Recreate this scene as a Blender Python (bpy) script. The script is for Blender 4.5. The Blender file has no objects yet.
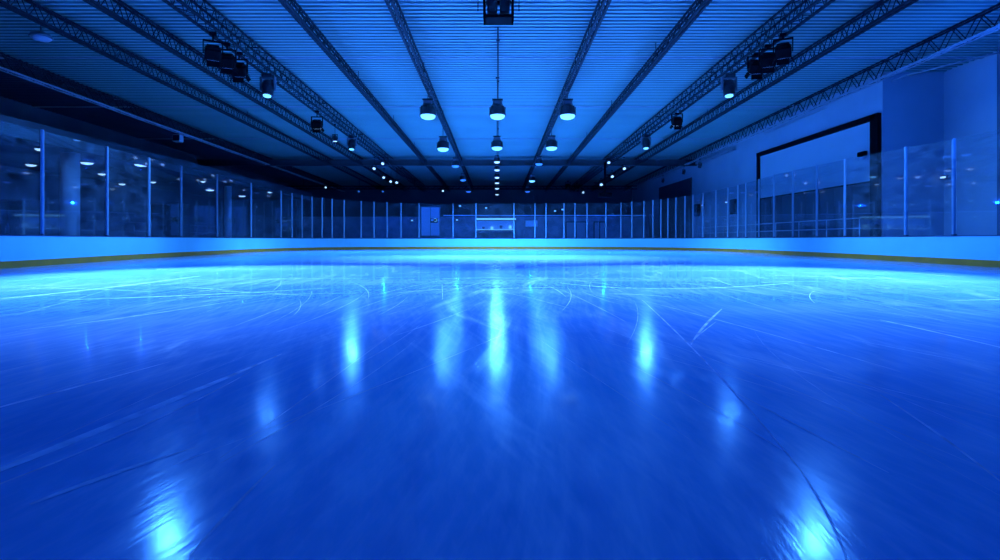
import bpy, math, random
from mathutils import Vector, Matrix
random.seed(7)
C = bpy.context.scene.collection
PI = math.pi
F, CX, CY, CAMZ = 500.0, 498.0, 240.0, 1.0      # focal length in px, vanishing point, eye height

def at(px, py, d):                               # point of the hall seen at (px,py) at depth d
    return Vector(((px-CX)*d/F, d, CAMZ+(CY-py)*d/F))

# ------------------------------------------------------------------ mesh builder
class MB:
    def __init__(s): s.v=[]; s.f=[]; s.smooth=[]
    def add(s, vs, fs, smooth=False):
        b=len(s.v); s.v += [Vector(p) for p in vs]
        for f in fs: s.f.append(tuple(b+i for i in f)); s.smooth.append(smooth)
        return s
    def box(s, c, size, rot=None, bev=0.0):
        c=Vector(c); hx,hy,hz=[q/2 for q in size]
        if bev<=0:
            vs=[(x,y,z) for x in(-hx,hx) for y in(-hy,hy) for z in(-hz,hz)]
            fs=[(0,1,3,2),(4,6,7,5),(0,4,5,1),(2,3,7,6),(0,2,6,4),(1,5,7,3)]
        else:
            e=min(bev,hx*.9,hy*.9,hz*.9); vs=[]; idx={}
            for x in(-1,1):
                for y in(-1,1):
                    for z in(-1,1):
                        for ax in range(3):
                            p=[x*hx,y*hy,z*hz]
                            for k in range(3):
                                if k!=ax: p[k]-=(x,y,z)[k]*e
                            # on face ax the vertex is inset in the other two axes
                            idx[(x,y,z,ax)]=len(vs); vs.append(tuple(p))
            fs=[]
            def quad(l):
                fs.append(tuple(l))
            for ax in range(3):
                o=[k for k in range(3) if k!=ax]
                for sg in(-1,1):
                    q=[]
                    for a,b in((-1,-1),(1,-1),(1,1),(-1,1)):
                        t=[0,0,0]; t[ax]=sg; t[o[0]]=a; t[o[1]]=b
                        q.append(idx[(t[0],t[1],t[2],ax)])
                    if (sg<0) != (ax==1): q.reverse()
                    quad(q)
            for ax in range(3):
                o=[k for k in range(3) if k!=ax]
                for a in(-1,1):
                    for b in(-1,1):
                        q=[]
                        for sg,w in((-1,o[0]),(1,o[0]),(1,o[1]),(-1,o[1])):
                            t=[0,0,0]; t[ax]=sg; t[o[0]]=a; t[o[1]]=b
                            q.append(idx[(t[0],t[1],t[2],w)])
                        quad(q)
            for x in(-1,1):
                for y in(-1,1):
                    for z in(-1,1): fs.append((idx[(x,y,z,0)],idx[(x,y,z,1)],idx[(x,y,z,2)]))
        if rot is not None: vs=[rot@Vector(p) for p in vs]
        return s.add([Vector(p)+c for p in vs], fs)
    def bar(s, a, b, w, h=None, n=4):            # prism from a to b
        a,b=Vector(a),Vector(b); h=h or w; d=(b-a)
        if d.length<1e-6: return s
        d.normalize(); up=Vector((0,0,1)) if abs(d.z)<.95 else Vector((1,0,0))
        x=d.cross(up).normalized(); y=x.cross(d).normalized()
        if n==4: prof=[(-w/2,-h/2),(w/2,-h/2),(w/2,h/2),(-w/2,h/2)]
        else: prof=[(w/2*math.cos(2*PI*i/n),h/2*math.sin(2*PI*i/n)) for i in range(n)]
        m=len(prof)
        vs=[a+x*p+y*q for p,q in prof]+[b+x*p+y*q for p,q in prof]
        fs=[(i,(i+1)%m,m+(i+1)%m,m+i) for i in range(m)]+[tuple(reversed(range(m))),tuple(range(m,2*m))]
        return s.add(vs,fs,n>4)
    def tube(s, pts, r, n=8):
        for i in range(len(pts)-1): s.bar(pts[i],pts[i+1],2*r,2*r,n)
        return s
    def lathe(s, prof, c=(0,0,0), n=20, rot=None, caps=True):   # prof: (radius,z)
        c=Vector(c); vs=[]
        for r,z in prof:
            for i in range(n):
                p=Vector((r*math.cos(2*PI*i/n),r*math.sin(2*PI*i/n),z))
                vs.append((rot@p if rot is not None else p)+c)
        fs=[(k*n+i,k*n+(i+1)%n,(k+1)*n+(i+1)%n,(k+1)*n+i) for k in range(len(prof)-1) for i in range(n)]
        s.add(vs,fs,True)
        if caps:
            b=len(s.v)-len(vs)
            s.f.append(tuple(b+i for i in reversed(range(n)))); s.smooth.append(False)
            s.f.append(tuple(b+(len(prof)-1)*n+i for i in range(n))); s.smooth.append(False)
        return s
    def build(s, name, mat, parent=None, loc=None):
        me=bpy.data.meshes.new(name)
        o0=Vector(loc) if loc is not None else Vector((0,0,0))
        me.from_pydata([tuple(p-o0) for p in s.v],[],s.f)
        for p,sm in zip(me.polygons,s.smooth): p.use_smooth=sm
        me.update()
        # consistent outward normals
        import bmesh
        bm=bmesh.new(); bm.from_mesh(me); bmesh.ops.recalc_face_normals(bm,faces=bm.faces); bm.to_mesh(me); bm.free()
        me.materials.append(mat)
        o=bpy.data.objects.new(name,me); C.objects.link(o)
        if loc is not None: o.location=o0
        if parent is not None: o.parent=parent
        return o

def tag(o,label=None,cat=None,group=None,kind=None):
    if label: o['label']=label
    if cat: o['category']=cat
    if group: o['group']=group
    if kind: o['kind']=kind
    return o
def empty(name,loc,label,cat,group=None,rz=0):
    o=bpy.data.objects.new(name,None); C.objects.link(o); o.location=loc; o.rotation_euler=(0,0,rz)
    o.empty_display_size=.2
    return tag(o,label,cat,group)
def struct(name,mb,mat,parent=None):
    o=mb.build(name,mat,parent)
    if parent is None: o['kind']='structure'
    return o
KIDS={}
def copy_tree(root,loc,label,group=None,rz=None,scale=None):
    r=root.copy(); C.objects.link(r); r.location=loc
    if rz is not None: r.rotation_euler=(0,0,rz)
    if scale: r.scale=(scale,)*3
    r['label']=label
    if group: r['group']=group
    def kids(src,dst):
        for ch in list(src.children):
            if ch.type=='LIGHT': continue
            c=ch.copy(); C.objects.link(c); c.parent=dst
            kids(ch,c)
    kids(root,r)
    return r

# ------------------------------------------------------------------ materials
def mat(name, col, rough=.5, metal=0.0, noise=0.0, nscale=6.0, emit=None, estr=0.0, spec=.5):
    m=bpy.data.materials.new(name); m.use_nodes=True
    nt=m.node_tree; b=nt.nodes['Principled BSDF']
    b.inputs['Base Color'].default_value=(*col,1); b.inputs['Roughness'].default_value=rough
    b.inputs['Metallic'].default_value=metal; b.inputs['Specular IOR Level'].default_value=spec
    if noise>0:
        tc=nt.nodes.new('ShaderNodeTexCoord'); n=nt.nodes.new('ShaderNodeTexNoise')
        n.inputs['Scale'].default_value=nscale; n.inputs['Detail'].default_value=5
        nt.links.new(tc.outputs['Object'],n.inputs['Vector'])
        r=nt.nodes.new('ShaderNodeMapRange')
        r.inputs['From Min'].default_value=.3; r.inputs['From Max'].default_value=.7
        r.inputs['To Min'].default_value=1-noise; r.inputs['To Max'].default_value=1+noise*.5
        nt.links.new(n.outputs['Fac'],r.inputs['Value'])
        mx=nt.nodes.new('ShaderNodeVectorMath'); mx.operation='SCALE'
        mx.inputs[0].default_value=col
        nt.links.new(r.outputs['Result'],mx.inputs['Scale'])
        nt.links.new(mx.outputs['Vector'],b.inputs['Base Color'])
    if emit:
        b.inputs['Emission Color'].default_value=(*emit,1); b.inputs['Emission Strength'].default_value=estr
    return m
M={}
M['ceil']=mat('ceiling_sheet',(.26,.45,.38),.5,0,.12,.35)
M['groove_shade']=mat('ceiling_groove_shade',(.12,.20,.18),.6,0,.1,.5)
M['purlin']=mat('purlin_steel',(.28,.29,.32),.6,0,.1,2)
M['dark']=mat('dark_structure',(.035,.037,.045),.7,0,.15,2)
M['soffit_and_shade']=mat('soffit_and_ceiling_shade',(.06,.065,.08),.8,0,.2,.6)
M['truss']=mat('painted_truss_steel',(.012,.013,.018),.6,0,.15,4,spec=.15)
M['truss_light']=mat('galvanised_truss_steel',(.28,.29,.31),.4,.0,.15,4)
M['lattice']=mat('truss_lattice_steel',(.016,.017,.022),.6,0,.1,4,spec=.15)
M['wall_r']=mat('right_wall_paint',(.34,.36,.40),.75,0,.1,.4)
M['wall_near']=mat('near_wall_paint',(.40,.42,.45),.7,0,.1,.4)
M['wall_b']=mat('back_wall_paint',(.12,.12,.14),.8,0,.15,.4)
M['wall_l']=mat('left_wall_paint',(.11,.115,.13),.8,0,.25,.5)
M['column']=mat('column_paint',(.55,.57,.6),.6,0,.1,1)
M['floor']=mat('concourse_rubber',(.06,.06,.07),.8,0,.2,2)
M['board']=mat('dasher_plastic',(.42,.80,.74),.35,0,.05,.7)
M['cap']=mat('cap_rail_plastic',(.05,.07,.13),.4)
M['kick']=mat('yellow_kickplate',(.95,.25,.0),.5,0,.12,1.5)
M['alu']=mat('brushed_aluminium',(.42,.52,.55),.35,.25,.08,20)
M['black']=mat('black_powder_coat',(.002,.002,.003),.7,spec=.05)
M['darkmetal']=mat('dark_lamp_metal',(.02,.022,.03),.45,.2)
M['lampgrey']=mat('grey_lamp_metal',(.12,.125,.15),.4,.3)
M['screen']=mat('projection_fabric',(.46,.48,.50),.85,0,.04,.5)
M['shutter']=mat('roller_shutter',(.035,.037,.045),.55,0,.1,1)
M['cabinet']=mat('dark_cabinet',(.03,.03,.04),.6,0,.1,2)
M['kiosk']=mat('kiosk_panel',(.30,.32,.40),.6,0,.25,1.2)
def emis(name,col,s): return mat(name,(.6,.7,.8),.3,0,0,1,col,s)
M['lens']=emis('lit_lens',(.17,.60,1.0),1.8)
M['lens_white']=emis('lit_white_lens',(.40,.70,1.0),1.6)
M['lens_dim']=emis('dim_blue_lens',(.03,.2,1.0),.7)
M['glow_strip']=emis('lit_strip',(.03,.24,1.0),.22)
M['kwin']=emis('lit_kiosk_window',(.015,.14,.9),.28)
M['kbright']=emis('bright_kiosk_lamp',(.16,.6,1.0),1.0)

def glass_mat():
    m=bpy.data.materials.new('rink_glass'); m.use_nodes=True; nt=m.node_tree; nt.nodes.clear()
    out=nt.nodes.new('ShaderNodeOutputMaterial')
    tr=nt.nodes.new('ShaderNodeBsdfTransparent'); tr.inputs['Color'].default_value=(.93,.96,.98,1)
    gl=nt.nodes.new('ShaderNodeBsdfGlossy'); gl.inputs['Roughness'].default_value=.03; gl.inputs['Color'].default_value=(1,1,1,1)
    df=nt.nodes.new('ShaderNodeBsdfDiffuse'); df.inputs['Color'].default_value=(.8,.85,.9,1)
    fr=nt.nodes.new('ShaderNodeFresnel'); fr.inputs['IOR'].default_value=1.45
    tc=nt.nodes.new('ShaderNodeTexCoord'); n=nt.nodes.new('ShaderNodeTexNoise')
    mp=nt.nodes.new('ShaderNodeMapping'); mp.inputs['Scale'].default_value=(1,1,2.2)
    n.inputs['Scale'].default_value=1.1; n.inputs['Detail'].default_value=6
    nt.links.new(tc.outputs['Object'],mp.inputs['Vector']); nt.links.new(mp.outputs['Vector'],n.inputs['Vector'])
    mr=nt.nodes.new('ShaderNodeMapRange'); mr.inputs['From Min'].default_value=.35; mr.inputs['From Max'].default_value=.75
    mr.inputs['To Min'].default_value=.008; mr.inputs['To Max'].default_value=.05
    nt.links.new(n.outputs['Fac'],mr.inputs['Value'])
    m1=nt.nodes.new('ShaderNodeMixShader'); m2=nt.nodes.new('ShaderNodeMixShader')
    nt.links.new(mr.outputs['Result'],m1.inputs['Fac']); nt.links.new(tr.outputs[0],m1.inputs[1]); nt.links.new(df.outputs[0],m1.inputs[2])
    fm=nt.nodes.new('ShaderNodeMath'); fm.operation='MULTIPLY'; fm.inputs[1].default_value=.22; nt.links.new(fr.outputs[0],fm.inputs[0]); nt.links.new(fm.outputs[0],m2.inputs['Fac']); nt.links.new(m1.outputs[0],m2.inputs[1]); nt.links.new(gl.outputs[0],m2.inputs[2])
    nt.links.new(m2.outputs[0],out.inputs['Surface'])
    return m
M['glass']=glass_mat()

def ice_mat():
    m=bpy.data.materials.new('ice'); m.use_nodes=True; nt=m.node_tree; b=nt.nodes['Principled BSDF']; L=nt.links.new
    geo=nt.nodes.new('ShaderNodeTexCoord')
    def streak(rot,scale,sx,det,lo,hi,warp=.0,loc=(0,0,0)):
        mp=nt.nodes.new('ShaderNodeMapping'); mp.vector_type='TEXTURE'; mp.inputs['Rotation'].default_value=(0,0,rot); mp.inputs['Scale'].default_value=(1/sx,1,1)
        mp.inputs['Location'].default_value=loc
        # gently curve the strokes: add a slow noise to the coordinate
        nz=nt.nodes.new('ShaderNodeTexNoise'); nz.inputs['Scale'].default_value=.12; nz.inputs['Detail'].default_value=1
        L(geo.outputs['Object'],nz.inputs['Vector'])
        sc=nt.nodes.new('ShaderNodeVectorMath'); sc.operation='SCALE'; sc.inputs['Scale'].default_value=warp
        L(nz.outputs['Color'],sc.inputs[0])
        ad=nt.nodes.new('ShaderNodeVectorMath'); ad.operation='ADD'
        L(geo.outputs['Object'],ad.inputs[0]); L(sc.outputs['Vector'],ad.inputs[1])
        L(ad.outputs['Vector'],mp.inputs['Vector'])
        n=nt.nodes.new('ShaderNodeTexNoise'); n.inputs['Scale'].default_value=scale; n.inputs['Detail'].default_value=det; n.inputs['Roughness'].default_value=.6
        L(mp.outputs['Vector'],n.inputs['Vector'])
        r=nt.nodes.new('ShaderNodeMapRange'); r.inputs['From Min'].default_value=lo; r.inputs['From Max'].default_value=hi
        r.clamp=True
        L(n.outputs['Fac'],r.inputs['Value'])
        return r.outputs['Result']
    def math_(op,a,b_):
        n=nt.nodes.new('ShaderNodeMath'); n.operation=op
        for i,v in enumerate((a,b_)):
            if isinstance(v,(int,float)): n.inputs[i].default_value=v
            else: L(v,n.inputs[i])
        return n.outputs[0]
    s1=streak(math.radians(75),2.2,.06,4,.60,.80,2.5)
    s2=streak(math.radians(112),2.6,.05,4,.61,.82,2.5,(3,7,0))
    s3=streak(math.radians(94),1.8,.05,5,.55,.80,3.0,(9,1,0))
    s4=streak(math.radians(8),.55,.2,6,.42,.72,2.0,(5,2,0))
    fine=streak(math.radians(82),14,.04,5,.45,.75,2.0,(1,1,0))
    fine2=streak(math.radians(104),16,.04,5,.45,.75,2.0,(4,1,0))
    s=math_('ADD',math_('MULTIPLY',s1,.7),math_('MULTIPLY',s2,.6))
    s=math_('ADD',s,math_('MULTIPLY',s3,.35))
    s=math_('ADD',s,math_('MULTIPLY',fine,.22))
    s=math_('ADD',s,math_('MULTIPLY',fine2,.16))
    s=math_('ADD',s,math_('MULTIPLY',s4,.25))
    s=math_('MINIMUM',s,1.0)
    mix=nt.nodes.new('ShaderNodeMix'); mix.data_type='RGBA'
    mix.inputs[6].default_value=(.17,.44,.74,1); mix.inputs[7].default_value=(.92,.95,.98,1)
    L(s,mix.inputs[0]); L(mix.outputs[2],b.inputs['Base Color'])
    rr=nt.nodes.new('ShaderNodeMapRange'); rr.inputs['To Min'].default_value=.125; rr.inputs['To Max'].default_value=.34
    L(s,rr.inputs['Value']); L(rr.outputs['Result'],b.inputs['Roughness'])
    b.inputs['IOR'].default_value=1.31
    b.inputs['Coat Weight'].default_value=.38; b.inputs['Coat Roughness'].default_value=.045; b.inputs['Coat IOR'].default_value=1.35
    bp=nt.nodes.new('ShaderNodeBump'); bp.inputs['Strength'].default_value=.06; bp.inputs['Distance'].default_value=.01
    hsum=math_('ADD',math_('MULTIPLY',fine,.6),math_('MULTIPLY',s,.6))
    L(hsum,bp.inputs['Height']); L(bp.outputs['Normal'],b.inputs['Normal']); L(bp.outputs['Normal'],b.inputs['Coat Normal'])
    return m
M['ice']=ice_mat()
def frost_mat():
    m=bpy.data.materials.new('scraped_ice'); m.use_nodes=True; nt=m.node_tree; nt.nodes.clear(); L=nt.links.new
    out=nt.nodes.new('ShaderNodeOutputMaterial'); tr=nt.nodes.new('ShaderNodeBsdfTransparent'); df=nt.nodes.new('ShaderNodeBsdfDiffuse')
    df.inputs['Color'].default_value=(.95,.97,1,1)
    tc=nt.nodes.new('ShaderNodeTexCoord'); n=nt.nodes.new('ShaderNodeTexNoise'); n.inputs['Scale'].default_value=5; n.inputs['Detail'].default_value=6
    L(tc.outputs['Object'],n.inputs['Vector'])
    r=nt.nodes.new('ShaderNodeMapRange'); r.inputs['From Min'].default_value=.3; r.inputs['From Max'].default_value=.75; r.inputs['To Min'].default_value=.35; r.inputs['To Max'].default_value=1.0
    L(n.outputs['Fac'],r.inputs['Value'])
    mx=nt.nodes.new('ShaderNodeMixShader'); L(r.outputs['Result'],mx.inputs['Fac']); L(tr.outputs[0],mx.inputs[1]); L(df.outputs[0],mx.inputs[2]); L(mx.outputs[0],out.inputs['Surface'])
    return m
M['frost']=frost_mat()

# ------------------------------------------------------------------ rink outline (plan of the boards)
ctrl=[(-9,-5),(-13.5,2),(-15.7,9),(-17.25,17.4),(-18.8,25.5),(-19.9,34),(-20.3,41.5),(-19.7,47.8),(-17.4,52),(-13,54.4),(-7,55.4),(0,55.7),
      (7,55.4),(13,54.2),(17.2,51),(19.3,46),(19.9,40),(19.7,33),(19.1,26),(18.1,18.1),(16.5,9),(14,2),(9,-5),(0,-8)]
def catmull(pts,n=10):
    out=[]; m=len(pts)
    for i in range(m):
        p0,p1,p2,p3=[Vector(pts[(i+k)%m]) for k in(-1,0,1,2)]
        for j in range(n):
            t=j/n
            out.append(.5*((2*p1)+(-p0+p2)*t+(2*p0-5*p1+4*p2-p3)*t*t+(-p0+3*p1-3*p2+p3)*t**3))
    return out
path=catmull(ctrl,10); NP=len(path)
def nrm(i):
    t=(path[(i+1)%NP]-path[i-1]).normalized(); return Vector((-t.y,t.x))   # outward (path runs clockwise seen from above)
norms=[nrm(i) for i in range(NP)]

# floor slab, ice
fl=MB().box((-4,38,-.16),(62,100,.2)); struct('floor',fl,M['floor'])
ice=MB(); n=NP
ice.add([(p.x,p.y,0) for p in path]+[(p.x,p.y,-.05) for p in path],
        [tuple(range(n))]+[tuple(reversed(range(n,2*n)))]+[(i,(i+1)%n,n+(i+1)%n,n+i) for i in range(n)])
ice_o=struct('ice_floor',ice,M['ice'])
ice_o['label']='smooth blue-lit ice sheet with skate scratches inside the boards'

# a few wide scraped skate tracks lying in the ice
tr=MB()
def track(pts,w0,w1,seg=24,z=.003):
    P=[Vector((x,y)) for x,y in pts]; out=[]
    for k in range(seg+1):
        t=k/seg
        if len(P)==3: q=(1-t)**2*P[0]+2*t*(1-t)*P[1]+t*t*P[2]
        else: q=P[0].lerp(P[1],t)
        out.append(q)
    vs=[];fs=[]
    for k,q in enumerate(out):
        d=(out[min(k+1,seg)]-out[max(k-1,0)]).normalized(); nn=Vector((-d.y,d.x))
        w=(w0+(w1-w0)*k/seg)*math.sin(PI*min(1,max(.04,k/seg*.96+.02)))**.5
        vs+= [(q.x+nn.x*w,q.y+nn.y*w,z),(q.x-nn.x*w,q.y-nn.y*w,z)]
    for k in range(seg): fs.append((2*k,2*k+1,2*k+3,2*k+2))
    tr.add(vs,fs)
def g(px,py):                                   # point on the ice
    d=F*CAMZ/(py-CY); return ((px-CX)*d/F,d)
track([g(-30,482),g(130,420),g(282,354)],.05,.02)
track([g(-20,492),g(160,425),g(250,372)],.012,.006)
track([g(-40,418),g(60,392),g(170,362)],.02,.01)
track([g(30,505),g(120,470),g(195,448)],.025,.01)
track([g(190,556),g(240,500),g(275,466)],.008,.006)
track([g(691,345),g(700,328),g(722,309)],.012,.02)
track([g(690,343),g(697,336),g(716,322)],.008,.006)
track([g(642,300),g(720,370),g(800,470)],.008,.006)
track([g(800,470),g(835,520),g(850,570)],.006,.005)
track([g(880,320),g(940,333),g(1010,350)],.02,.02)
track([g(880,395),g(950,440),g(1010,490)],.008,.008)
track([g(620,360),g(700,400),g(790,455)],.004,.004)
track([g(560,283),g(660,296),g(790,283)],.03,.04)
track([g(640,300),g(760,330),g(900,372)],.006,.01)
track([g(60,300),g(200,296),g(330,288)],.05,.03)
track([g(20,330),g(110,322),g(240,300)],.02,.02)
track([g(-10,300),g(90,291),g(200,276)],.06,.04)
rs=random.Random(21)
for k in range(90):
    side=-1 if k%2 else 1
    x=side*rs.uniform(.8,7); y=rs.uniform(1.6,11); a=rs.gauss(0,.22)+side*-.10; ln=rs.uniform(1.0,4.5); w=rs.uniform(.0015,.0045)*(1+y/8)
    b_=rs.uniform(-.25,.25)
    track([(x,y),(x+math.sin(a)*ln/2+b_*.5,y+math.cos(a)*ln/2),(x+math.sin(a+b_)*ln,y+math.cos(a+b_)*ln)],w,w*.5,14,.0025)
for k in range(26):
    x=rs.uniform(-13,13); y=rs.uniform(8,15); a=rs.uniform(.9,2.2); ln=rs.uniform(1,4); w=rs.uniform(.01,.03)
    track([(x,y),(x+math.sin(a)*ln/2,y+math.cos(a)*ln/2+.3),(x+math.sin(a)*ln,y+math.cos(a)*ln)],w,w*.5,14,.0025)
tro=tr.build('skate_tracks',M['frost'],ice_o)

# ------------------------------------------------------------------ dasher boards
BH=1.18
def ribbon(off0,off1,z0,z1,idx=None,closed=True):
    mb=MB(); ids=list(range(NP)) if idx is None else idx; m=len(ids); vs=[]
    for i in ids:
        p,nn=path[i],norms[i]
        for o,z in((off0,z0),(off1,z0),(off1,z1),(off0,z1)):
            q=p+nn*o; vs.append((q.x,q.y,z))
    fs=[]
    rng=range(m) if closed else range(m-1)
    for k in rng:
        a=4*k;b=4*((k+1)%m)
        for e in range(4): fs.append((a+e,a+(e+1)%4,b+(e+1)%4,b+e))
    mb.add(vs,fs,False)
    return mb
db=empty('dasher_boards',(0,20,0),'continuous white hockey rink boards glowing cyan around the ice','boards')
def child_world(o,parent):
    o.parent=parent; o.matrix_parent_inverse=Matrix.Translation(-Vector(parent.location))
    return o
child_world(ribbon(0,.16,.0,BH-.035).build('board_wall',M['board']),db)
tag(child_world(ribbon(-.02,.22,BH-.035,BH).build('cap_rail',M['cap']),db),'thin dark cap rail')
tag(child_world(ribbon(-.025,-.001,.0,.25).build('kickplate',M['kick']),db),'dull yellow kickplate strip')

# ------------------------------------------------------------------ glass posts and panes
def px_of(p): return CX+F*p.x/p.y
vis=[(i,px_of(path[i])) for i in range(NP) if path[i].y>12]
def on_path(px):
    for (i,a),(j,b) in zip(vis,vis[1:]):
        if a<=px<=b and j==i+1:
            t=(px-a)/(b-a); return path[i].lerp(path[j],t), norms[i].lerp(norms[j],t).normalized()
HT=[(-80,4.1),(0,4.2),(42,4.3),(107,4.45),(181,4.62),(218,4.72),(251,4.72),(292,4.5),(344,4.25),(400,4.1),(620,4.1),(645,4.12),(700,4.4),(774,4.75),(845,4.55),(905,4.32),(954,4.12),(1060,4.0)]
def glass_h(px):
    for (a,h0),(b,h1) in zip(HT,HT[1:]):
        if a<=px<=b: return CAMZ+h0+(h1-h0)*(px-a)/(b-a)
    return CAMZ+4.1
ORD=['first','second','third','fourth','fifth','sixth','seventh','eighth','ninth','tenth','eleventh','twelfth','thirteenth','fourteenth','fifteenth','sixteenth','seventeenth','eighteenth','nineteenth','twentieth','twenty-first','twenty-second','twenty-third','twenty-fourth','twenty-fifth','twenty-sixth','twenty-seventh','twenty-eighth']
posts=[-42,42,107,149,181,217,251,281,292,302,312,322,332,344,361,374,387,401,419,453,476,514,535,546,564,575,587,606,621,632,644,653,661,668,676,685,693,703,716,728,738,746,759,774,793,817,845,906,954,1058]
PP=[]
half=len(posts)//2
def side_no(k):                                 # the label's count, from whichever end of the picture is nearer (the end posts are outside it)
    if k<=half: return ORD[k-1]+' from the left end' if k>0 else 'beyond the left edge'
    j=len(posts)-1-k
    return ORD[j-1]+' from the right end' if j>0 else 'beyond the right edge'
for k,px in enumerate(posts):
    p,nn=on_path(px); c=p+nn*.10
    p,nn=on_path(max(-79,min(1075,px+(px-px_of(c))))); c=p+nn*.10; top=glass_h(px)
    PP.append((c,nn,top,px))
    ang=math.atan2(nn.y,nn.x)-PI/2
    R=Matrix.Rotation(ang,3,'Z')
    w=.08 if p.y<40 else .12
    mb=MB()
    base=Vector((c.x,c.y,BH))
    mb.box((c.x,c.y,(BH+top)/2),(w,.10,top-BH),R,.015)
    mb.box(Vector((c.x,c.y,(BH+top)/2))+R@Vector((0,-.058,0)),(w*.45,.016,top-BH-.1),R)   # clamp strip on the ice side
    po=mb.build('glass_post',M['alu'],None,base)
    tag(po,f'slim silver upright between rink glass panes, {side_no(k)} of the boards','glass post','posts of the rink glass')
    bp=MB().box((0,0,.03),(w+.06,.14,.06),R,.01); bo=bp.build('post_foot',M['lampgrey'],po)
for k in range(len(PP)-1):
    a,na,ta,pa=PP[k]; b,nb,tb,pb=PP[k+1]
    d=(b-a); ln=d.length; d.normalize(); q0=a+d*.15; q1=b-d*.15
    nn=Vector((-d.y,d.x)); h=.008
    mb=MB()
    # follow the curve of the boards with a few straight facets
    nseg=1; zt0=ta-.04; zt1=tb-.04; zb=BH+.003
    vs=[]
    for q,zt in((q0,zt0),(q1,zt1)):
        vs+=[(q.x-nn.x*h,q.y-nn.y*h,zb),(q.x+nn.x*h,q.y+nn.y*h,zb),(q.x+nn.x*h,q.y+nn.y*h,zt),(q.x-nn.x*h,q.y-nn.y*h,zt)]
    mb.add(vs,[(0,1,2,3),(4,7,6,5),(0,4,5,1),(1,5,6,2),(2,6,7,3),(3,7,4,0)])
    mid=(q0+q1)/2
    o=mb.build('rink_glass',M['glass'],None,(mid.x,mid.y,zb))
    if k==0: lab='tall clear rink glass pane at the left end of the boards, before the first post'
    elif k==len(PP)-2: lab='tall clear rink glass pane at the right end of the boards, beyond the last post'
    elif k<=half: lab=f'tall clear rink glass pane just after the {ORD[k-1]} post from the left end'
    else: lab=f'tall clear rink glass pane just before the {ORD[len(PP)-3-k]} post from the right end'
    tag(o,lab,'glass pane','panes of the rink glass')

# ------------------------------------------------------------------ roof
SL=.014
def zt(d): return CAMZ+9.0-SL*d                 # underside of the trusses
def zc(d): return CAMZ+9.98-SL*d                # underside of the roof sheet
D0,D1=4.0,82.0; XL,XR=-33.0,25.6
def sheet(name,x0,x1,m):
    cm=MB(); vs=[];fs=[]; d=D0
    while d<D1:
        for dd,h in((0,0),(.13,0),(.17,.12),(.29,.12)): vs+= [(x0,d+dd,zc(d+dd)+h),(x1,d+dd,zc(d+dd)+h)]
        d+=.33
    n=len(vs)//2
    for i in range(n-1): fs.append((2*i,2*i+1,2*i+3,2*i+2))
    cm.add(vs,fs); o=struct(name,cm,m)
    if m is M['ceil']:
        o.data.materials.append(M['groove_shade'])  # shade of the corrugation put into a darker colour on its side faces
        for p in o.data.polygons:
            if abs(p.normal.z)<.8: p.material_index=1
    return o
sheet('ceiling',-25.5,XR,M['ceil']); sheet('ceiling_left_shaded',XL,-25.5,M['soffit_and_shade'])  # left strip in a darker colour, standing in for the unlit side
rt=MB(); rt.add([(XL,D0,zc(D0)+.3),(XR,D0,zc(D0)+.3),(XR,D1,zc(D1)+.3),(XL,D1,zc(D1)+.3)],[(0,1,2,3)]); struct('roof',rt,M['dark'])
for d in (26.3,35.5,46):
    b=MB().bar((XL,d,zc(d)-.03),(XR,d,zc(d)-.03),.14,.06); struct('purlin_beam',b,M['purlin'])
gz=zc(55)
gb=MB().box((-5.6,55,gz-.42),(54.8,.5,.07)).box((-5.6,55,gz-1.0),(54.8,.5,.1)).box((-5.6,55,gz-.7),(54.8,.14,.6))
struct('girder_beam',gb,M['dark'])

# ------------------------------------------------------------------ trusses
def truss(x,w,dep,mats,label,rods=(),d0=9.0,d1=81.5,bay=.7,ch=.07,t=.026,name='roof_truss'):
    root=empty(name,(x,d0,zt(d0)),label,'roof truss','lattice trusses running along the hall')
    lo,hi,la=mats
    def pt(sx,top,d): return Vector((sx*w/2,d-d0,zt(d)-zt(d0)+ch/2+(dep if top else 0)))
    for sx in(-1,1):
        for top in(0,1):
            mb=MB().bar(pt(sx,top,d0),pt(sx,top,d1),ch*(1.35 if not top else 1),ch*(1.35 if not top else 1))
            mb.build('chord',hi if top else lo,root)
    br=MB(); n=int((d1-d0)/bay)
    for i in range(n):
        a=d0+i*bay; b=a+bay; m=a+bay/2
        for sx in(-1,1):
            br.bar(pt(sx,0,a),pt(sx,1,m),t); br.bar(pt(sx,1,m),pt(sx,0,b),t)
        s=1 if i%2 else -1
        br.bar(pt(-s,0,a),pt(s,0,b),t); br.bar(pt(-s,1,a),pt(s,1,b),t)
        br.bar(pt(-1,0,a),pt(1,0,a),t)
    br.build('lattice',la,root)
    for d in rods:
        r=MB().bar((0,d-d0,zt(d)-zt(d0)+dep),(0,d-d0,zc(d)-zt(d0)-.01),.035,.035,6)
        r.bar((-w/2-.05,d-d0,zt(d)-zt(d0)+dep+ch/2),(w/2+.05,d-d0,zt(d)-zt(d0)+dep+ch/2),.05)
        r.build('hanger_rod',lo,root)
    return root
T=(M['truss'],M['truss'],M['lattice']); TL=(M['truss_light'],M['truss'],M['lattice'])
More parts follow.
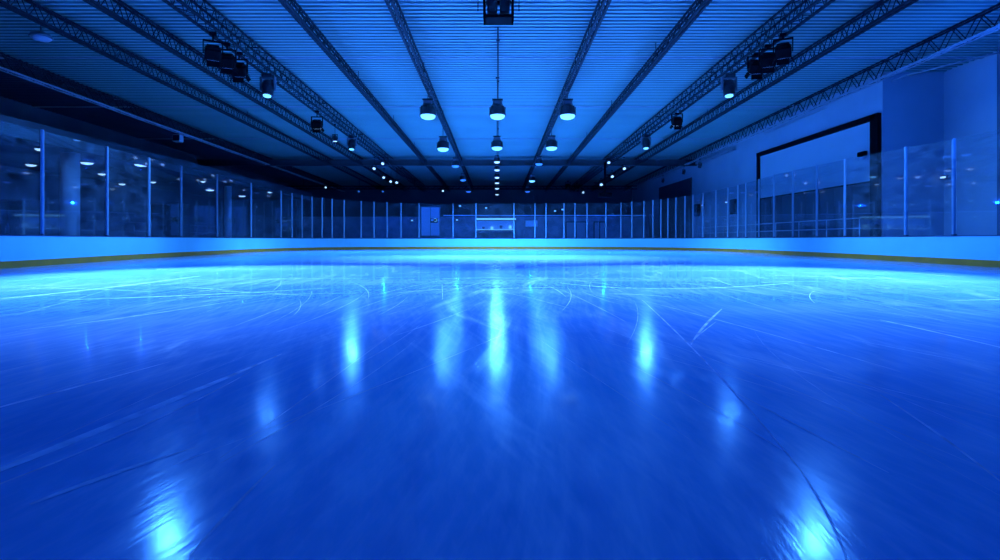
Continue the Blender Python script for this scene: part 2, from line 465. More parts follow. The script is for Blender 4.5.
TX=[(-25.2,.30,.72,TL,'pale-edged lattice roof truss farthest left, over the dark side'),
    (-18.4,.2,.62,T,'dark lattice roof truss second from the left of the hall'),
    (-15.0,.2,.66,T,'dark lattice roof truss third from the left, beside the black spotlights'),
    (-11.95,.52,.78,T,'wide lattice roof truss carrying the black spotlights on the left'),
    (-7.9,.16,.42,T,'narrow lattice roof truss left of the left lamp row, carrying no lamps'),
    (-4.0,.2,.45,T,'lattice roof truss carrying the lamp row left of the centre'),
    (4.0,.2,.45,T,'lattice roof truss carrying the lamp row right of the centre'),
    (7.7,.16,.42,T,'narrow lattice roof truss right of the right lamp row, carrying no lamps'),
    (12.0,.52,.78,T,'wide lattice roof truss carrying the black spotlights on the right'),
    (15.2,.2,.66,T,'dark lattice roof truss between the right spotlights and the screen wall'),
    (20.6,.24,.88,TL,'pale-edged lattice roof truss along the top of the screen wall')]
for k,(x,w,dep,mm,lab) in enumerate(TX):
    truss(x,w,dep,mm,lab,rods=[14+((k*3.7)%5)+j*9.5 for j in range(7)],bay=1.3 if abs(x)>20 else .75,t=.032 if abs(x)>20 else .026)
# cross truss far back
DX=72.0; ZX=CAMZ+(CY-189)*DX/F
root=empty('cross_truss',(-6,DX,ZX),'dark lattice truss crossing the hall in front of the far wall','roof truss')
def cp(x,y,z): return Vector((x+6,y,z))
x0,x1=-31.0,20.0
for y in(-.18,.18):
    for z in(0,.42):
        MB().bar(cp(x0,y,z),cp(x1,y,z),.09).build('chord',M['black'],root)
br=MB(); x=x0; s=0
while x<x1-.8:
    for y in(-.18,.18):
        br.bar(cp(x,y,0),cp(x+.45,y,.42),.04); br.bar(cp(x+.45,y,.42),cp(x+.9,y,0),.04)
    x+=.9
br.build('lattice',M['black'],root)
for x in range(-28,20,8):
    r=MB().bar(cp(x,0,.42),cp(x,0,zc(DX)-ZX-.02),.06,.06,6); r.build('hanger_rod',M['black'],root)

# centre conduit
cz=lambda d: zc(d)-.10
cd=MB().bar((0,22.5,cz(22.5)),(0,80,cz(80)),.07,.07,8)
for d in range(24,80,6): cd.box((0,d,cz(d)+.045),(.16,.05,.08))
tag(cd.build('power_conduit',M['darkmetal'],None,(0,22.5,cz(22.5))),'thin straight conduit along the middle of the ceiling above centre lamps','conduit')

# ------------------------------------------------------------------ lamps
def highbay(loc,drop,label,group,lens='lens',name='hanging_lamp',sc=1.0):
    """origin at the lens rim; drop = height of the fixing above it"""
    r=empty(name,loc,label,'lamp',group); r.scale=(sc,)*3; drop/=sc
    MB().bar((0,0,.95),(0,0,drop),.05,.05,8).box((0,0,drop-.04),(.22,.22,.08),None,.02).build('hanger_rod',M['darkmetal'],r)
    br=MB().box((0,0,.93),(.62,.2,.09),None,.01)
    for s in(-1,1): br.bar((s*.22,0,.92),(s*.3,0,.45),.05,.05)
    br.build('bracket',M['darkmetal'],r)
    MB().box((0,0,.74),(.5,.4,.24),None,.03).box((0,-.19,.74),(.24,.03,.18)).build('ballast_box',M['lampgrey'],r)
    hs=MB().lathe([(.18,.62),(.34,.58),(.42,.50),(.46,.30),(.48,.08),(.48,.02),(.43,.02)],n=22)
    for a in range(8):
        hs.box((.43*math.cos(a*PI/4),.43*math.sin(a*PI/4),.36),(.08,.04,.3),Matrix.Rotation(a*PI/4,3,'Z'))
    hs=hs.build('housing',M['darkmetal'],r)
    MB().lathe([(.43,.03),(.42,-.04),(.36,-.12),(.22,-.18),(.05,-.20)],n=22).build('lens',M[lens],hs)
    return r
def movinghead(loc,drop,label,group,rz=0,tilt=.0,lens='lens'):
    r=empty('hanging_moving_light',loc,label,'spotlight',group,rz)
    MB().bar((0,0,1.2),(0,0,drop),.06,.06,8).box((0,0,drop-.05),(.3,.3,.1),None,.02).build('hanger_rod',M['black'],r)
    MB().box((0,0,1.08),(.52,.42,.2),None,.03).box((0,-.215,1.08),(.3,.02,.1)).build('base_box',M['darkmetal'],r)
    yk=MB()
    for s in(-1,1): yk.box((s*.36,0,.68),(.07,.22,.72),None,.02)
    yk.box((0,0,.97),(.74,.2,.06),None,.01); yk.build('yoke',M['lampgrey'],r)
    R=Matrix.Rotation(tilt,3,'X')
    hd=MB().lathe([(.16,.42),(.26,.36),(.30,.15),(.30,-.05),(.27,-.30),(.29,-.32),(.29,-.40),(.25,-.40)],(0,0,.45),20,R)
    hd.lathe([(.315,.05),(.315,-.01)],(0,0,.45),20,R); hd=hd.build('head',M['darkmetal'],r)
    MB().lathe([(.20,-.395),(.18,-.45),(.1,-.48),(.02,-.485)],(-.02,0,.45),20,R).build('lens',M[lens],hd)
    return r
def stagelight(loc,drop,label,group,rz=0,tilt=.6,s=.93,lens='lens_dim'):
    r=empty('hanging_stage_light',loc,label,'spotlight',group,rz); r.scale=(s,)*3; drop/=s
    MB().bar((0,0,.55),(0,0,drop),.07,.07,8).box((0,0,drop-.06),(.28,.2,.12),None,.02).build('hanger_rod',M['black'],r)
    yk=MB()
    for q in(-1,1): yk.box((q*.38,0,.28),(.05,.14,.6),None,.01)
    yk.box((0,0,.57),(.8,.14,.05),None,.01); yk.build('yoke',M['black'],r)
    R=Matrix.Rotation(tilt,3,'X')
    b=MB().box((0,0,.02),(.66,.62,.5),R,.06)
    b.box(R@Vector((0,0,.30)),(.5,.46,.12),R,.02)
    for q in range(5): b.box(R@Vector((-.24+q*.12,.32,.05)),(.03,.05,.36),R)
    b=b.build('body',M['black'],r)
    MB().lathe([(.27,-.245),(.25,-.29),(.12,-.31),(.02,-.315)],(0,0,.02),20,R).build('lens',M[lens],b)
    bd=MB()
    for a in range(4):
        Ra=R@Matrix.Rotation(a*PI/2,3,'Z')
        bd.box(Ra@Vector((0,.36,-.36))+Vector((0,0,.02)),(.5,.02,.26),Ra@Matrix.Rotation(.5,3,'X'))
    bd.build('barn_doors',M['black'],b)
    return r
def parcan(loc,drop,label,group,rz=0,tilt=-.5,lens='lens_white',sc=.78):
    r=empty('hanging_par_can',loc,label,'spotlight',group,rz); r.scale=(sc,)*3; drop/=sc
    MB().bar((0,0,.42),(0,0,max(drop,.6)),.04,.04,6).box((0,0,max(drop,.6)-.05),(.16,.12,.1),None,.02).build('hanger_rod',M['black'],r)
    yk=MB()
    for q in(-1,1): yk.box((q*.24,0,.2),(.035,.07,.46),None,.008)
    yk.box((0,0,.43),(.51,.07,.035),None,.008); yk.build('yoke',M['black'],r)
    R=Matrix.Rotation(tilt,3,'X')
    cn=MB().lathe([(.08,.34),(.15,.30),(.2,.14),(.21,-.2),(.23,-.22),(.23,-.26),(.19,-.26)],(0,0,.05),18,R).build('can',M['darkmetal'],r)
    MB().lathe([(.19,-.255),(.16,-.29),(.08,-.31),(.01,-.312)],(0,0,.05),18,R).build('lens',M[lens],cn)
    return r
LB=[]                                            # (location, kind) where light sources go
def at_x(px,py,X): d=X*F/(px-CX); return at(px,py,d)
GR='bright lamps in the rows over the ice'
# three near lamps
for px,py,X,lab in ((428,116,-4,'big bright high-bay lamp hanging under the truss left of centre, nearest of its row'),
                    (497.5,116,None,'big bright high-bay lamp of the centre row, nearest to the viewer'),
                    (567.5,116,4,'big bright high-bay lamp hanging under the truss right of centre, nearest of its row')):
    p=at_x(px,py,X) if X else at(px,py,29)
    top=(zt(p.y)-.01 if X else cz(p.y)-.05)
    highbay(p,top-p.z,lab,GR); LB.append(('bay',p))
for px,py,X,lens,lab in ((443,149,-4,'lens','second bright high-bay lamp of the left row, beyond the nearest one'),
                    (497,148,None,'lens','second bright high-bay lamp of the centre row, beyond the nearest one'),
                    (551.5,148,4,'lens','second bright high-bay lamp of the right row, beyond the nearest one'),
                    (455.5,166,-4,'lens_dim','dim lamp third from the viewer in the left row of lamps'),
                    (463,180,-4,'lens_dim','dim lamp fourth from the viewer in the left row of lamps'),
                    (468.5,191.5,-4,'lens_dim','last dim lamp of the left row, near the far wall'),
                    (539,164,4,'lens_dim','dim lamp third from the viewer in the right row of lamps'),
                    (532,181,4,'lens','bluish lamp fourth from the viewer in the right row of lamps'),
                    (527.5,191.5,4,'lens_dim','last dim lamp of the right row, near the far wall')):
    p=at_x(px,py,X) if X else at(px,py,38.5)
    top=(zt(p.y)-.01 if X else cz(p.y)-.05)
    highbay(p,top-p.z,lab,GR,lens,sc=.95 if py<150 else .8); LB.append(('far' if py<170 else 'no',p))
for k,(py,d) in enumerate(((162,46),(170,51),(177.5,56.5),(183,62),(188.5,67),(194.5,77))):
    p=at(497,py,d)
    highbay(p,cz(d)-.05-p.z,f'small white-lit lamp, {ORD[k+2]} from the viewer in the centre row',GR,'lens_white',sc=.62); LB.append(('far' if k<2 else 'no',p))
# black spotlights on the wide trusses
GS='black spotlights hung along the wide trusses'
for px,py,rz,lab in ((213,54,.5,'black spotlight nearest the viewer on the left wide truss'),
                     (227,62,.3,'black spotlight in the middle of the dark cluster under the left wide truss'),
                     (239,71,.2,'black spotlight farthest of the dark cluster under the left wide truss')):
    p=at_x(px,py,-11.95); stagelight(p,zt(p.y)-.01-p.z,lab,GS,rz,.55)
for px,py,rz,lab in ((783,52,-.5,'black spotlight nearest the viewer on the right wide truss'),
                     (768,61,-.3,'black spotlight in the middle of the dark cluster under the right wide truss'),
                     (756,68,-.2,'black spotlight farthest of the dark cluster under the right wide truss')):
    p=at_x(px,py,12.0); stagelight(p,zt(p.y)-.01-p.z,lab,GS,rz,.55)
GM='moving-head lights under the wide trusses'
for px,py,X,lens,lab in ((268,97,-11.95,'lens','yoked moving-head light with lit lens just beyond the left black cluster'),
                         (352,150,-11.95,'lens','yoked moving-head light with lit lens far along the left wide truss'),
                         (729,97,12.0,'lens','yoked moving-head light with lit lens just beyond the right black cluster'),
                         (646,149,12.0,'lens','yoked moving-head light with lit lens far along the right wide truss')):
    p=at_x(px,py,X); movinghead(p,zt(p.y)-.01-p.z,lab,GM,0,-.15,lens); LB.append(('head' if py<100 else 'headfar',p))
for px,py,X,rz,lab in ((317,125,-11.95,.1,'black box-shaped spotlight alone on the left wide truss, beyond the moving head'),
                    (677,122,12.0,-.1,'black box-shaped spotlight alone on the right wide truss, beyond the moving head')):
    p=at_x(px,py,X); stagelight(p,zt(p.y)-.01-p.z,lab,GS,rz,.4,lens='lens_white'); LB.append(('box',p))
p=at_x(335,139,-11.95); parcan(p,zt(p.y)-.01-p.z,'small dark can light between the left black box light and far moving head',None,0,0.0)
# bright spotlights near the back on the left and right
GP='small bright spotlights near the far end'
for px,py,X,tl,lab in ((383,163,-11.95,.9,'small bright can light just under the far girder on the left side'),
                    (374.5,168,-12.6,.9,'small slanted bright can light left of and below the girder light'),
                    (384,177,-11.95,.9,'small bright can light upper left in the far left cluster'),
                    (391,181,-11.5,.9,'small bright can light middle in the far left cluster'),
                    (397,182,-11.0,.9,'small bright can light right in the far left cluster')):
    d=50 if py<170 else 57; p=at(px,py,d); parcan(p,zt(d)-.02-p.z,lab,GP,0,-tl)
for px,py,lab in ((326,187,'small lit can light on the cross truss, second from the left'),
                  (270,185,'small lit can light on the cross truss, leftmost'),
                  (359,191,'blue-lit can light on the cross truss, left one of two alike'),
                  (383,191,'blue-lit can light on the cross truss, right one of two alike'),
                  (443,190.5,'small lit can light on the cross truss, left of the centre lamps'),
                  (583,192,'small violet-blue lit can light on the cross truss right of the centre')):
    p=at(px,py,71.3); 
    parcan(p,max(.62,ZX-.05-p.z),lab,'can lights along the far cross truss',0,-.9,'lens_dim' if 350<px<400 else 'lens_white')
# drop pole with lights, right far
d=53.0; pt0=at(605,163,d); pb0=at(605,194,d)
pole=MB().bar((pt0.x,d,zt(d)-.02),(pt0.x,d,pb0.z),.22,.22,10).box((pt0.x,d,pb0.z-.1),(1.4,.5,.45),None,.05).box((pt0.x-.6,d,at(600,183,d).z),(1.2,.1,.1)).box((pt0.x+.4,d,at(600,175,d).z),(.8,.1,.1))
tag(pole.build('hanging_drop_pole',M['black'],None,(pt0.x,d,zt(d))),'black vertical drop pole with foot box hanging far right of centre','pole')
for px,py,X,lab in ((608.5,162,0,'bright can light at the top of the black drop pole'),
                    (624,168,0,'bright white can light right of the black drop pole'),
                    (612,176,0,'bright can light on the middle arm of the black drop pole'),
                    (601,184,0,'pair-end can light on the lower left arm of the drop pole')):
    dd=52.2 if px<615 else 50; p=at(px,py,dd); parcan(p,.62 if px!=624 else zt(dd)-.02-p.z,lab,GP,0,-.9)
# dark cluster on the cross truss right
for px,py,lab in ((568,186,'black unlit spotlight on the far cross truss, left of a pair'),(577,188,'black unlit spotlight on the far cross truss, right of a pair')):
    p=at(px,py,71.0); stagelight(p,.75,lab,'unlit spotlights on the cross truss',0,.3)

# two added lamps out of view, put in for bright spots on near ice
for X,lab in ((-10.8,'added moving-head light out of view over the near left ice'),(10.4,'added moving-head light out of view over the near right ice')):
    d=16.4; p=Vector((X,d,CAMZ+8.1)); movinghead(p,zc(d)-.03-p.z,lab,GM,0,0); LB.append(('near',p))

# centre box at the top
d=20.0; tp=at(498.5,21,d); h=zc(d)-tp.z
bx=empty('hanging_speaker_cluster',(tp.x,d,tp.z),'dark square box with open front hanging from the ceiling at top centre','speaker')
fr=MB()
for s in(-1,1):
    for y in(-.35,.35): fr.box((s*.56,y,h/2),(.09,.09,h),None,.01)
for y in(-.35,.35): fr.box((0,y,.05),(1.2,.09,.1),None,.01)
fr.box((0,0,.03),(1.2,.78,.06))
for s in(-1,1): fr.box((s*.56,0,.05),(.09,.7,.1))
fr.build('cage',M['black'],bx)
for s in(-1,1): MB().box((s*.25,0,.55),(.4,.5,.62),None,.03).build('loudspeaker',M['darkmetal'],bx)
MB().box((0,.2,h-.12),(1.0,.2,.12)).build('mount_bar',M['black'],bx)
for s in(-1,1): MB().bar((s*.82,0,h-.02),(s*.82,0,h-.55),.04,.04,6).bar((s*.6,0,h-.05),(s*.82,0,h-.05),.04).build('side_cable',M['black'],bx)

# box speaker and dome lamp on the left
p=at_x(178,142,-25.2)
sp=empty('hanging_speaker',p,'small pale box speaker on a rod under the far-left truss','speaker')
MB().box((0,0,.28),(.62,.5,.56),None,.05).build('cabinet',M['column'],sp)
MB().box((0,-.26,.28),(.5,.02,.44)).build('grille',M['darkmetal'],sp)
MB().bar((0,0,.54),(0,0,zt(p.y)-.01-p.z),.06,.06,8).build('hanger_rod',M['darkmetal'],sp)
d=22.0; p=at(41,38,d)
dm=empty('ceiling_dome_lamp',p,'small unlit dome lamp under the ceiling at upper left','lamp')
MB().lathe([(.40,.0),(.42,.05),(.34,.18),(.2,.25),(.1,.27)],n=20).build('dome',M['lampgrey'],dm)
MB().lathe([(.38,.0),(.3,-.08),(.1,-.12),(.02,-.125)],n=20).build('diffuser',M['column'],dm)
MB().bar((0,0,.26),(0,0,zc(d)-.01-p.z),.06,.06,8).build('hanger_rod',M['darkmetal'],dm)

# ------------------------------------------------------------------ right wall
X1,X2=22.0,25.5; DJ=28.6
H=11.2
w=MB().box((X1+.2,(DJ+.4+82)/2,H/2-.1),(.4,82-DJ-.4,H)); struct('wall_right',w,M['wall_r'])
w=MB().box(((X1+X2)/2+.2,DJ+.2,H/2-.1),(X2-X1+.4,.4,H)); struct('wall_recess',w,M['wall_r'])
w=MB().box((X2+.2,DJ/2+4,H/2-.1),(.4,DJ-4,H)); struct('wall_near',w,M['wall_near'])
w=MB().box((X2-.2,24.9,H/2-.1),(.4,.5,H)); struct('column_right',w,M['wall_b'])
# pipe along the wall top
pp=[Vector((21.4,40,zt(40)+.1)),Vector((22.6,27.6,zt(27.6)+.5)),Vector((24.8,24.6,zt(24.6)+.6)),Vector((25.3,16,zt(16)+.6))]
tag(MB().tube(pp,.045,8).build('ceiling_pipe',M['truss_light'],None,pp[0]),'thin pale pipe under the ceiling near the right recess wall','pipe')
# screen
ps=empty('projection_screen',(X1,35.4,0),'large pale projection screen in a thick black frame on the right wall','screen')
zb,ztp=CAMZ+3.48,CAMZ+7.0
fx=MB()
fx.box((-.12,28.98-35.4,(CAMZ+7.3)/2),(.24,.62,CAMZ+7.3),None,.02)
fx.box((-.12,41.95-35.4,(CAMZ+7.3)/2),(.24,.35,CAMZ+7.3),None,.02)
fx.box((-.12,35.5-35.4,CAMZ+7.14),(.24,13.3,.34),None,.02)
fx.build('frame',M['black'],ps)
MB().box((-.05,35.6-35.4,(zb+ztp)/2),(.06,12.35,ztp-zb)).build('screen_surface',M['screen'],ps)
MB().box((-.06,35.6-35.4,zb-.05),(.1,12.35,.1)).build('bottom_rail',M['black'],ps)
# door under the screen
dr=MB().box((X1-.03,35.6,zb/2-.06),(.05,12.3,zb-.12))
for k in range(1,8): dr.box((X1-.07,29.5+k*1.54,zb/2-.06),(.05,.08,zb-.12))
struct('door_1',dr,M['shutter'])
d2=MB().box((X1-.04,62.4,4.05),(.08,11.4,8.1))
for k in range(26): d2.box((X1-.09,62.4,.3+k*.3),(.03,11.4,.05))
struct('door_2',d2,M['shutter'])
# things on the right wall
p=at(862,155,30.3); 
MB_=MB().box((0,0,0),(.22,.62,.26),None,.03).box((.1,0,.1),(.1,.2,.3))
sgn=empty('wall_mounted_box',(X1-.19,29.95,CAMZ+5.15),'small black box with pale label fixed on the screen near its right edge','box')
MB().box((0,0,0),(.2,.62,.28),None,.03).build('case',M['black'],sgn)
MB().box((-.02,0,-.26),(.1,.3,.16),None,.02).build('sensor',M['column'],sgn)
for px,py,lab in ((684,166,'small dark bracket light under the right edge truss, middle of three'),(700,161,'small dark bracket light under the right edge truss, nearest of three'),(663,180,'small dark bracket light under the right edge truss, farthest of three')):
    p=at_x(px,py,20.6); 
    p.z=min(p.z,zt(p.y)-.75)
    parcan(p,zt(p.y)-.01-p.z,lab,'bracket lights under the right edge truss',.4,.5,'darkmetal')
ct=MB().box((X1-.16,51,CAMZ+8.35),(.32,9.6,.1)).box((X1-.31,51,CAMZ+8.43),(.03,9.6,.22))
tag(ct.build('wall_mounted_cable_tray',M['truss_light'],None,(X1,51,CAMZ+8.35)),'pale horizontal cable tray high on the right wall beyond the screen','cable tray')
for px,dd,z0,hh,ww,lab in ((697,54,3.6,1.3,.9,'black loudspeaker on the right wall behind the glass, farther of two'),(734,45.5,3.4,1.35,1.0,'black loudspeaker on the right wall behind the glass, nearer of two')):
    X=X1-.2; dd=X*F/(px-CX)
    s=empty('wall_mounted_speaker',(X,dd,z0),lab,'speaker','loudspeakers on the right wall')
    MB().box((0,0,hh/2),(.36,ww,hh),None,.04).build('cabinet',M['black'],s)
    MB().box((-.185,0,hh/2),(.02,ww*.85,hh*.9)).build('grille',M['cabinet'],s)
# concourse rail on the right behind the glass
rl=empty('handrail',(21.4,42,0),'pale tubular handrail along the right wall behind the glass','railing')
for z in(2.3,1.7): MB().bar((0,-12.5,z),(0,11.5,z),.07,.07,8).build('rail',M['alu'],rl)
for k in range(9): MB().bar((0,-12.4+k*2.98,-.05),(0,-12.4+k*2.98,2.3),.06,.06,8).build('rail_post',M['alu'],rl)
# lit boxes on the right wall
for px,py,sx,lab in ((703,205,.5,'small bright lamp on the right wall behind the glass, farthest'),(727,202,.5,'small bright lamp on the right wall behind the glass, middle'),(944,177,.4,'small bright lamp on the near right wall behind the glass')):
    X=X1-.08 if px<900 else X2-.08
    p=at_x(px,py,X)
    if px>900: p=at(px,py,28.3)
    o=empty('wall_lamp',p,lab,'lamp','small wall lamps behind the right glass')
    MB().box((0.02,0,0),(.12,sx,.16),None,.03).build('housing',M['lampgrey'],o)
    MB().box((-.06,0,-.02),(.08,sx*.8,.1),None,.02).build('diffuser',M['lens_white'],o)

# ------------------------------------------------------------------ back wall and concourse beyond the far glass
w=MB().box((-4,82.2,H/2-.6),(60,.4,H-1)); struct('wall_back',w,M['wall_b'])
w=MB().box((6,64.2,CAMZ+3.15),(26,.25,.1)); tag(struct('trim_1',w,M['glow_strip']))  # edge beam; its glow is put into the material, it is no lamp
w=MB().box((-3,66.5,2.0),(46,.25,4.2)); struct('wall_concourse',w,M['kiosk'])
# shop front in the middle
K=empty('snack_kiosk',(-.3,65.9,0),'lit snack kiosk with bright counter strip behind the far glass, centre','kiosk')
MB().box((0,0,2.05),(5.4,.7,.3),None,.03).box((-2.6,0,1.0),(.2,.7,2.1)).box((2.6,0,1.0),(.2,.7,2.1)).box((0,0,.5),(5.2,.7,1.0)).box((0,0,3.75),(5.4,.7,.3),None,.03).build('kiosk_frame',M['kiosk'],K)
MB().box((0,-.37,3.75),(5.3,.04,.22)).build('sign_strip',M['kbright'],K)
MB().box((0,-.37,2.35),(5.0,.04,.07)).build('counter_strip',M['kbright'],K)
MB().box((0,.25,2.95),(5.0,.05,1.2)).build('back_window',M['kwin'],K)
for q in(-1.6,-.5,.7,1.9):
    MB().box((q,-.1,2.55+.15*(q>0)),(.35,.25,.4),None,.03).build('display_box',M['kbright'] if q in(-.5,1.9) else M['kiosk'],K)
def window(name,x0,x1,y0,y1,d,m,fm='kiosk',label=None,cat='window',mull=2):
    a=at(x0,y0,d); b=at(x1,y1,d); cx=(a.x+b.x)/2; cz_=(a.z+b.z)/2; W=b.x-a.x; Hh=a.z-b.z
    o=empty(name,(cx,d,cz_),label,cat)
    MB().box((0,0,0),(W,.04,Hh)).build('pane',M[m],o)
    f=MB()
    for s in(-1,1): f.box((s*W/2,-.03,0),(.12,.1,Hh+.12)); f.box((0,-.03,s*Hh/2),(W+.12,.1,.12))
    for k in range(1,mull): f.box((-W/2+W*k/mull,-.03,0),(.06,.08,Hh))
    f.build('frame',M[fm],o); return o
window('ticket_booth_window',421,440,207,236,66.2,'kwin',label='dim blue lit window behind the far glass, left of the kiosk')
sg=at(434,220.5,65.8)
o=empty('lit_sign',sg,'small lit blue sign by the left window behind the far glass','sign')
MB().box((0,0,0),(.95,.16,.55),None,.03).build('case',M['darkmetal'],o); MB().box((-.22,-.09,.05),(.34,.03,.3)).build('lit_field',M['glow_strip'],o)
rg=MB()
for k in range(14):
    a0=PI*.8-PI*1.5*k/13; a1=PI*.8-PI*1.5*(k+1)/13
    rg.bar((.22+.17*math.cos(a0),-.1,.05+.2*math.sin(a0)),(.22+.17*math.cos(a1),-.1,.05+.2*math.sin(a1)),.05)
rg.build('lit_ring',M['kbright'],o)
window('wall_mounted_display',525,538,220,227,66.1,'glow_strip',label='small lit wall display right of the kiosk behind the far glass',cat='screen',mull=1)
for k,(a,b,lab) in enumerate(((566,586,'pale blue double door behind the far glass, left of two'),(594,605,'pale blue door behind the far glass, right of two'))):
    x0=at(a,222,66.2); x1=at(b,238,66.2)
    dm_=MB().box(((x0.x+x1.x)/2,66.2,(x0.z)/2),(x1.x-x0.x,.08,x0.z))
    o=struct(f'door_{k+3}',dm_,M['wall_near'])
    fr=MB()
    for q in(x0.x,(x0.x+x1.x)/2,x1.x): fr.box((q,66.13,x0.z/2),(.1,.1,x0.z))
    fr.box(((x0.x+x1.x)/2,66.13,x0.z),(x1.x-x0.x+.1,.1,.1)); fr.build('door_frame',M['dark'],o)
for k,(px,py,lab) in enumerate(((412,220.5,'small bright lamp on the concourse wall, leftmost behind the far glass'),
     (460,206,'small bright lamp behind the far glass, upper left of the kiosk'),(486,208,'small bright lamp above the kiosk behind the far glass'),
     (457,220,'tiny lamp on the concourse wall just left of the kiosk'),
     (555,211,'bright lamp right of the kiosk behind the far glass, left of two'),(562.5,209.5,'bright lamp right of the kiosk behind the far glass, right of two'))):
    p=at(px,py,66.2)
    o=empty('wall_lamp',p,lab,'lamp','small lamps on the far concourse wall')
    MB().box((0,.04,0),(.36,.14,.26),None,.03).build('housing',M['lampgrey'],o)
    MB().box((0,-.05,0),(.26,.06,.18),None,.02).build('diffuser',M['kbright'],o)

# ------------------------------------------------------------------ left side behind the glass
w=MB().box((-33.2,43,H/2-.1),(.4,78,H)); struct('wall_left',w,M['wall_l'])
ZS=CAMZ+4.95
w=MB().box((-27.9,36,ZS+.15),(10.2,50,.3)); struct('ceiling_soffit',w,M['soffit_and_shade'])
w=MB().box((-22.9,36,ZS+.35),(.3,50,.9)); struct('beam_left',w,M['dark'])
for px,d,r,nm in ((70,28.5,.45,'column_1'),(228,46,.3,'column_2')):
    x=(px-CX)*d/F
    c=MB().lathe([(r,-.05),(r,ZS)],(x,d,0),24); struct(nm,c,M['column'])
cb=empty('storage_cabinet',((171-CX)*38/F,38,-.05),'dark tall storage cabinet behind the left glass','cabinet')
MB().box((0,0,1.9),(2.2,1.2,3.8),None,.04).build('case',M['cabinet'],cb)
for s in(-1,1):
    dd_=MB().box((s*.54,-.63,1.9),(1.04,.05,3.6),None,.015).build('door',M['black'],cb); MB().bar((s*.1,-.68,1.7),(s*.1,-.68,2.1),.04,.04,8).build('handle',M['lampgrey'],dd_)
cb2=empty('storage_cabinet',((18-CX)*27/F,27,-.05),'dark low storage cabinet at far left behind the glass','cabinet')
MB().box((0,0,1.6),(1.6,1.0,3.2),None,.04).build('case',M['cabinet'],cb2)
for s in(-1,1):
    dd_=MB().box((s*.39,-.53,1.6),(.74,.05,3.0),None,.015).build('door',M['black'],cb2); MB().bar((s*.1,-.58,1.4),(s*.1,-.58,1.8),.04,.04,8).build('handle',M['lampgrey'],dd_)
wl=[]
for k,(px,py,sz,lab) in enumerate(((39,149,.3,'small lit ceiling lamp behind the left glass, beside the first post'),
    (31,165,.45,'oval lit ceiling lamp behind the left glass, left of the first post'),
    (87,163,.55,'bright oval ceiling lamp behind the left glass, right of the round column'),
    (102,174,.4,'violet-white oval ceiling lamp behind the left glass, beside the second post'),
    (122,184,.4,'small lit ceiling lamp behind the left glass, low after the second post'),
    (141,165,.6,'bright oval ceiling lamp behind the left glass, beside the third post'),
    (153,182,.35,'small lit ceiling lamp behind the left glass, right after the third post'),
    (203,181.5,.3,'small lit ceiling lamp behind the left glass, upper one before the fifth post'),
    (210,190,.6,'bright oval ceiling lamp behind the left glass, lower one before the fifth post'),
    (242,196,.6,'bright oval ceiling lamp behind the left glass, before the sixth post'),
    (195,202,.4,'faint ceiling lamp behind the left glass, lowest before the fifth post'),
    (270,184,.4,'small lit ceiling lamp behind the left glass, after the sixth post'))):
    d=4.85*F/(CY-py); 
    if d>58: d=58
    x=(px-CX)*d/F
    if x>-23.3 or d>57: 
        x=min(x,-23.4); d=x*F/(px-CX)
    z=CAMZ+(CY-py)*d/F
    o=empty('ceiling_lamp',(x,d,min(z,ZS-.03)),lab,'lamp','oval lamps under the low left ceiling')
    MB().bar((0,0,.02),(0,0,max(.05,ZS-min(z,ZS-.03))),.05,.05,6).lathe([(sz*.7,.0),(sz*.66,.05),(sz*.3,.09)],n=20).build('housing',M['darkmetal'],o)
    MB().lathe([(sz*.62,.0),(sz*.5,-.06),(sz*.2,-.1),(.02,-.105)],n=20).build('diffuser',M['lens_white'],o)
    if k in(2,5,8,9): wl.append((x,d,min(z,ZS)-.3))
# left rail
rl=empty('handrail',(-29,36,0),'dark tubular handrail along the left side behind the glass','railing')
for z in(1.7,2.4): MB().bar((0,-16,z),(0,16,z),.06,.06,8).build('rail',M['lampgrey'],rl)
for k in range(9): MB().bar((0,-16+k*4,-.05),(0,-16+k*4,2.4),.06,.06,8).build('rail_post',M['lampgrey'],rl)

# ------------------------------------------------------------------ lights
BLUE=(.004,.085,1.0); CYAN=(.046,.26,1.0); DEEP=(.002,.078,1.0); MID=(.004,.11,1.0)
def spot(loc,target,power,col,angle,blend=.6,rad=.25):
    l=bpy.data.lights.new('lamp_and_fill_beam','SPOT'); l.energy=power; l.color=col; l.spot_size=math.radians(angle); l.spot_blend=blend; l.shadow_soft_size=rad
    o=bpy.data.objects.new('lamp_and_fill_beam',l); C.objects.link(o); o.location=loc
    o.rotation_euler=(Vector(target)-Vector(loc)).to_track_quat('-Z','Y').to_euler(); return o
def area(loc,target,power,col,sx,sy,spread=180):
    l=bpy.data.lights.new('fill_light','AREA'); l.shape='RECTANGLE'; l.size=sx; l.size_y=sy; l.energy=power; l.color=col; l.spread=math.radians(spread)
    o=bpy.data.objects.new('fill_light',l); C.objects.link(o); o.location=loc
    o.rotation_euler=(Vector(target)-Vector(loc)).to_track_quat('-Z','Y').to_euler(); return o
def point(loc,power,col,rad=.2):
    l=bpy.data.lights.new('lamp_and_fill_point','POINT'); l.energy=power; l.color=col; l.shadow_soft_size=rad
    o=bpy.data.objects.new('lamp_and_fill_point',l); C.objects.link(o); o.location=loc; return o
def glint(q,power,ang=26):                      # added narrow beam, aimed at the lamp's mirror point on the ice for streaks
    k=1.0/(1.0+q.z); spot(q,(q.x*k,q.y*k,0),power,CYAN,ang,1,.28)
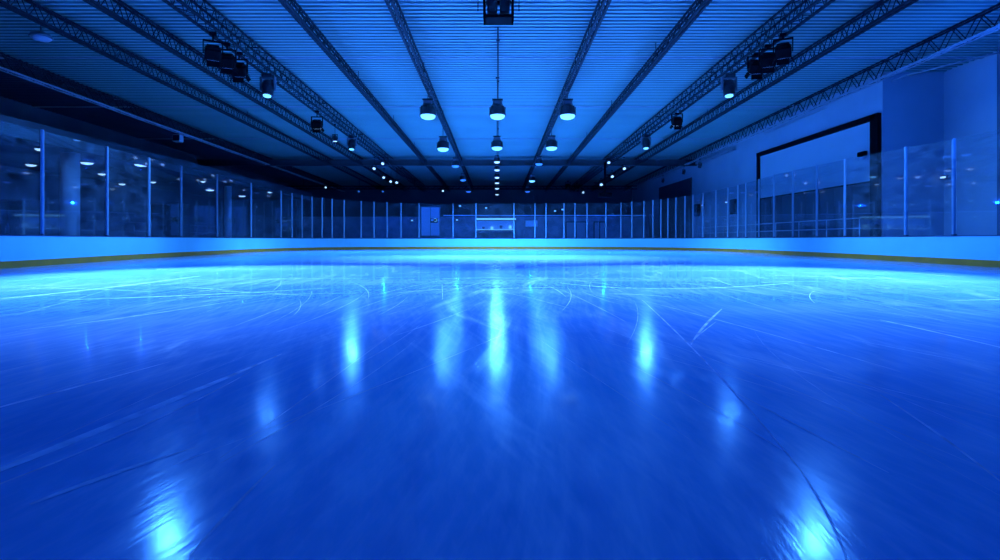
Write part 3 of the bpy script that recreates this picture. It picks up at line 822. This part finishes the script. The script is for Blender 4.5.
for kind,p in LB:
    q=p-Vector((0,0,.3))
    if kind=='bay':     spot(q,(p.x*1.1,p.y-1,0),21000,(.11,.33,1.0),105,.9,.3)
    elif kind=='far':   spot(q,(p.x*1.6,p.y,0),11500,CYAN,140,.9,.3); glint(q,1700 if abs(p.x)<1 else 1000,13)
    elif kind=='head':  spot(q,(p.x*1.75,p.y-4,0),6500,CYAN,100,.9,.25); glint(q,260)
    elif kind=='headfar': spot(q,(p.x*1.1,p.y,0),16000,CYAN,110,.9,.25); glint(q,1500,20)
    elif kind=='box':   spot(q,(p.x*.95,p.y-2,0),7000,CYAN,70,.9,.25); glint(q,160)
    elif kind=='near':  spot(q,(p.x*.72,14,0),46000,(.10,.31,1.0),80,.6,.3); glint(q,1400,20)
# added deep blue fill above the near ice, no fixture
for sx in(-1,1): area((sx*9,12,CAMZ+8.6),(sx*7.5,15,0),2000,DEEP,7,3,140)
# added fill spots without fixtures, brightening the right wall and recess
spot((12,36,CAMZ+7.0),(22,35,6),500,MID,120,1,.3)
spot((17.5,17,CAMZ+7.0),(24.2,28,6),3200,MID,120,1,.3)
# added fill points behind the far glass, then light from the left lamps
for x in(-14,-5,4,13): point((x,61.5,5.0),300,DEEP,.05)
for x,d,z in wl: point((x,d,z),30,BLUE,.04)

wd=bpy.data.worlds.new('hall_air'); bpy.context.scene.world=wd; wd.use_nodes=True
wd.node_tree.nodes['Background'].inputs['Color'].default_value=(.004,.05,.6,1); wd.node_tree.nodes['Background'].inputs['Strength'].default_value=.25

# ------------------------------------------------------------------ camera
cam=bpy.data.cameras.new('camera'); cam.sensor_width=36; cam.lens=18.0; cam.shift_x=(500-CX)/1000; cam.shift_y=-(280-CY)/1000
cam.clip_end=300
co=bpy.data.objects.new('camera',cam); C.objects.link(co); co.location=(0,0,CAMZ); co.rotation_euler=(PI/2,0,0)
sc=bpy.context.scene; sc.camera=co
sc.view_settings.view_transform='Standard'; sc.view_settings.look='None'; sc.view_settings.exposure=0; sc.view_settings.gamma=1
try:
    sc.cycles.use_denoising=True; sc.cycles.sample_clamp_indirect=6; sc.cycles.max_bounces=8; sc.cycles.caustics_reflective=False; sc.cycles.caustics_refractive=False
except Exception: pass
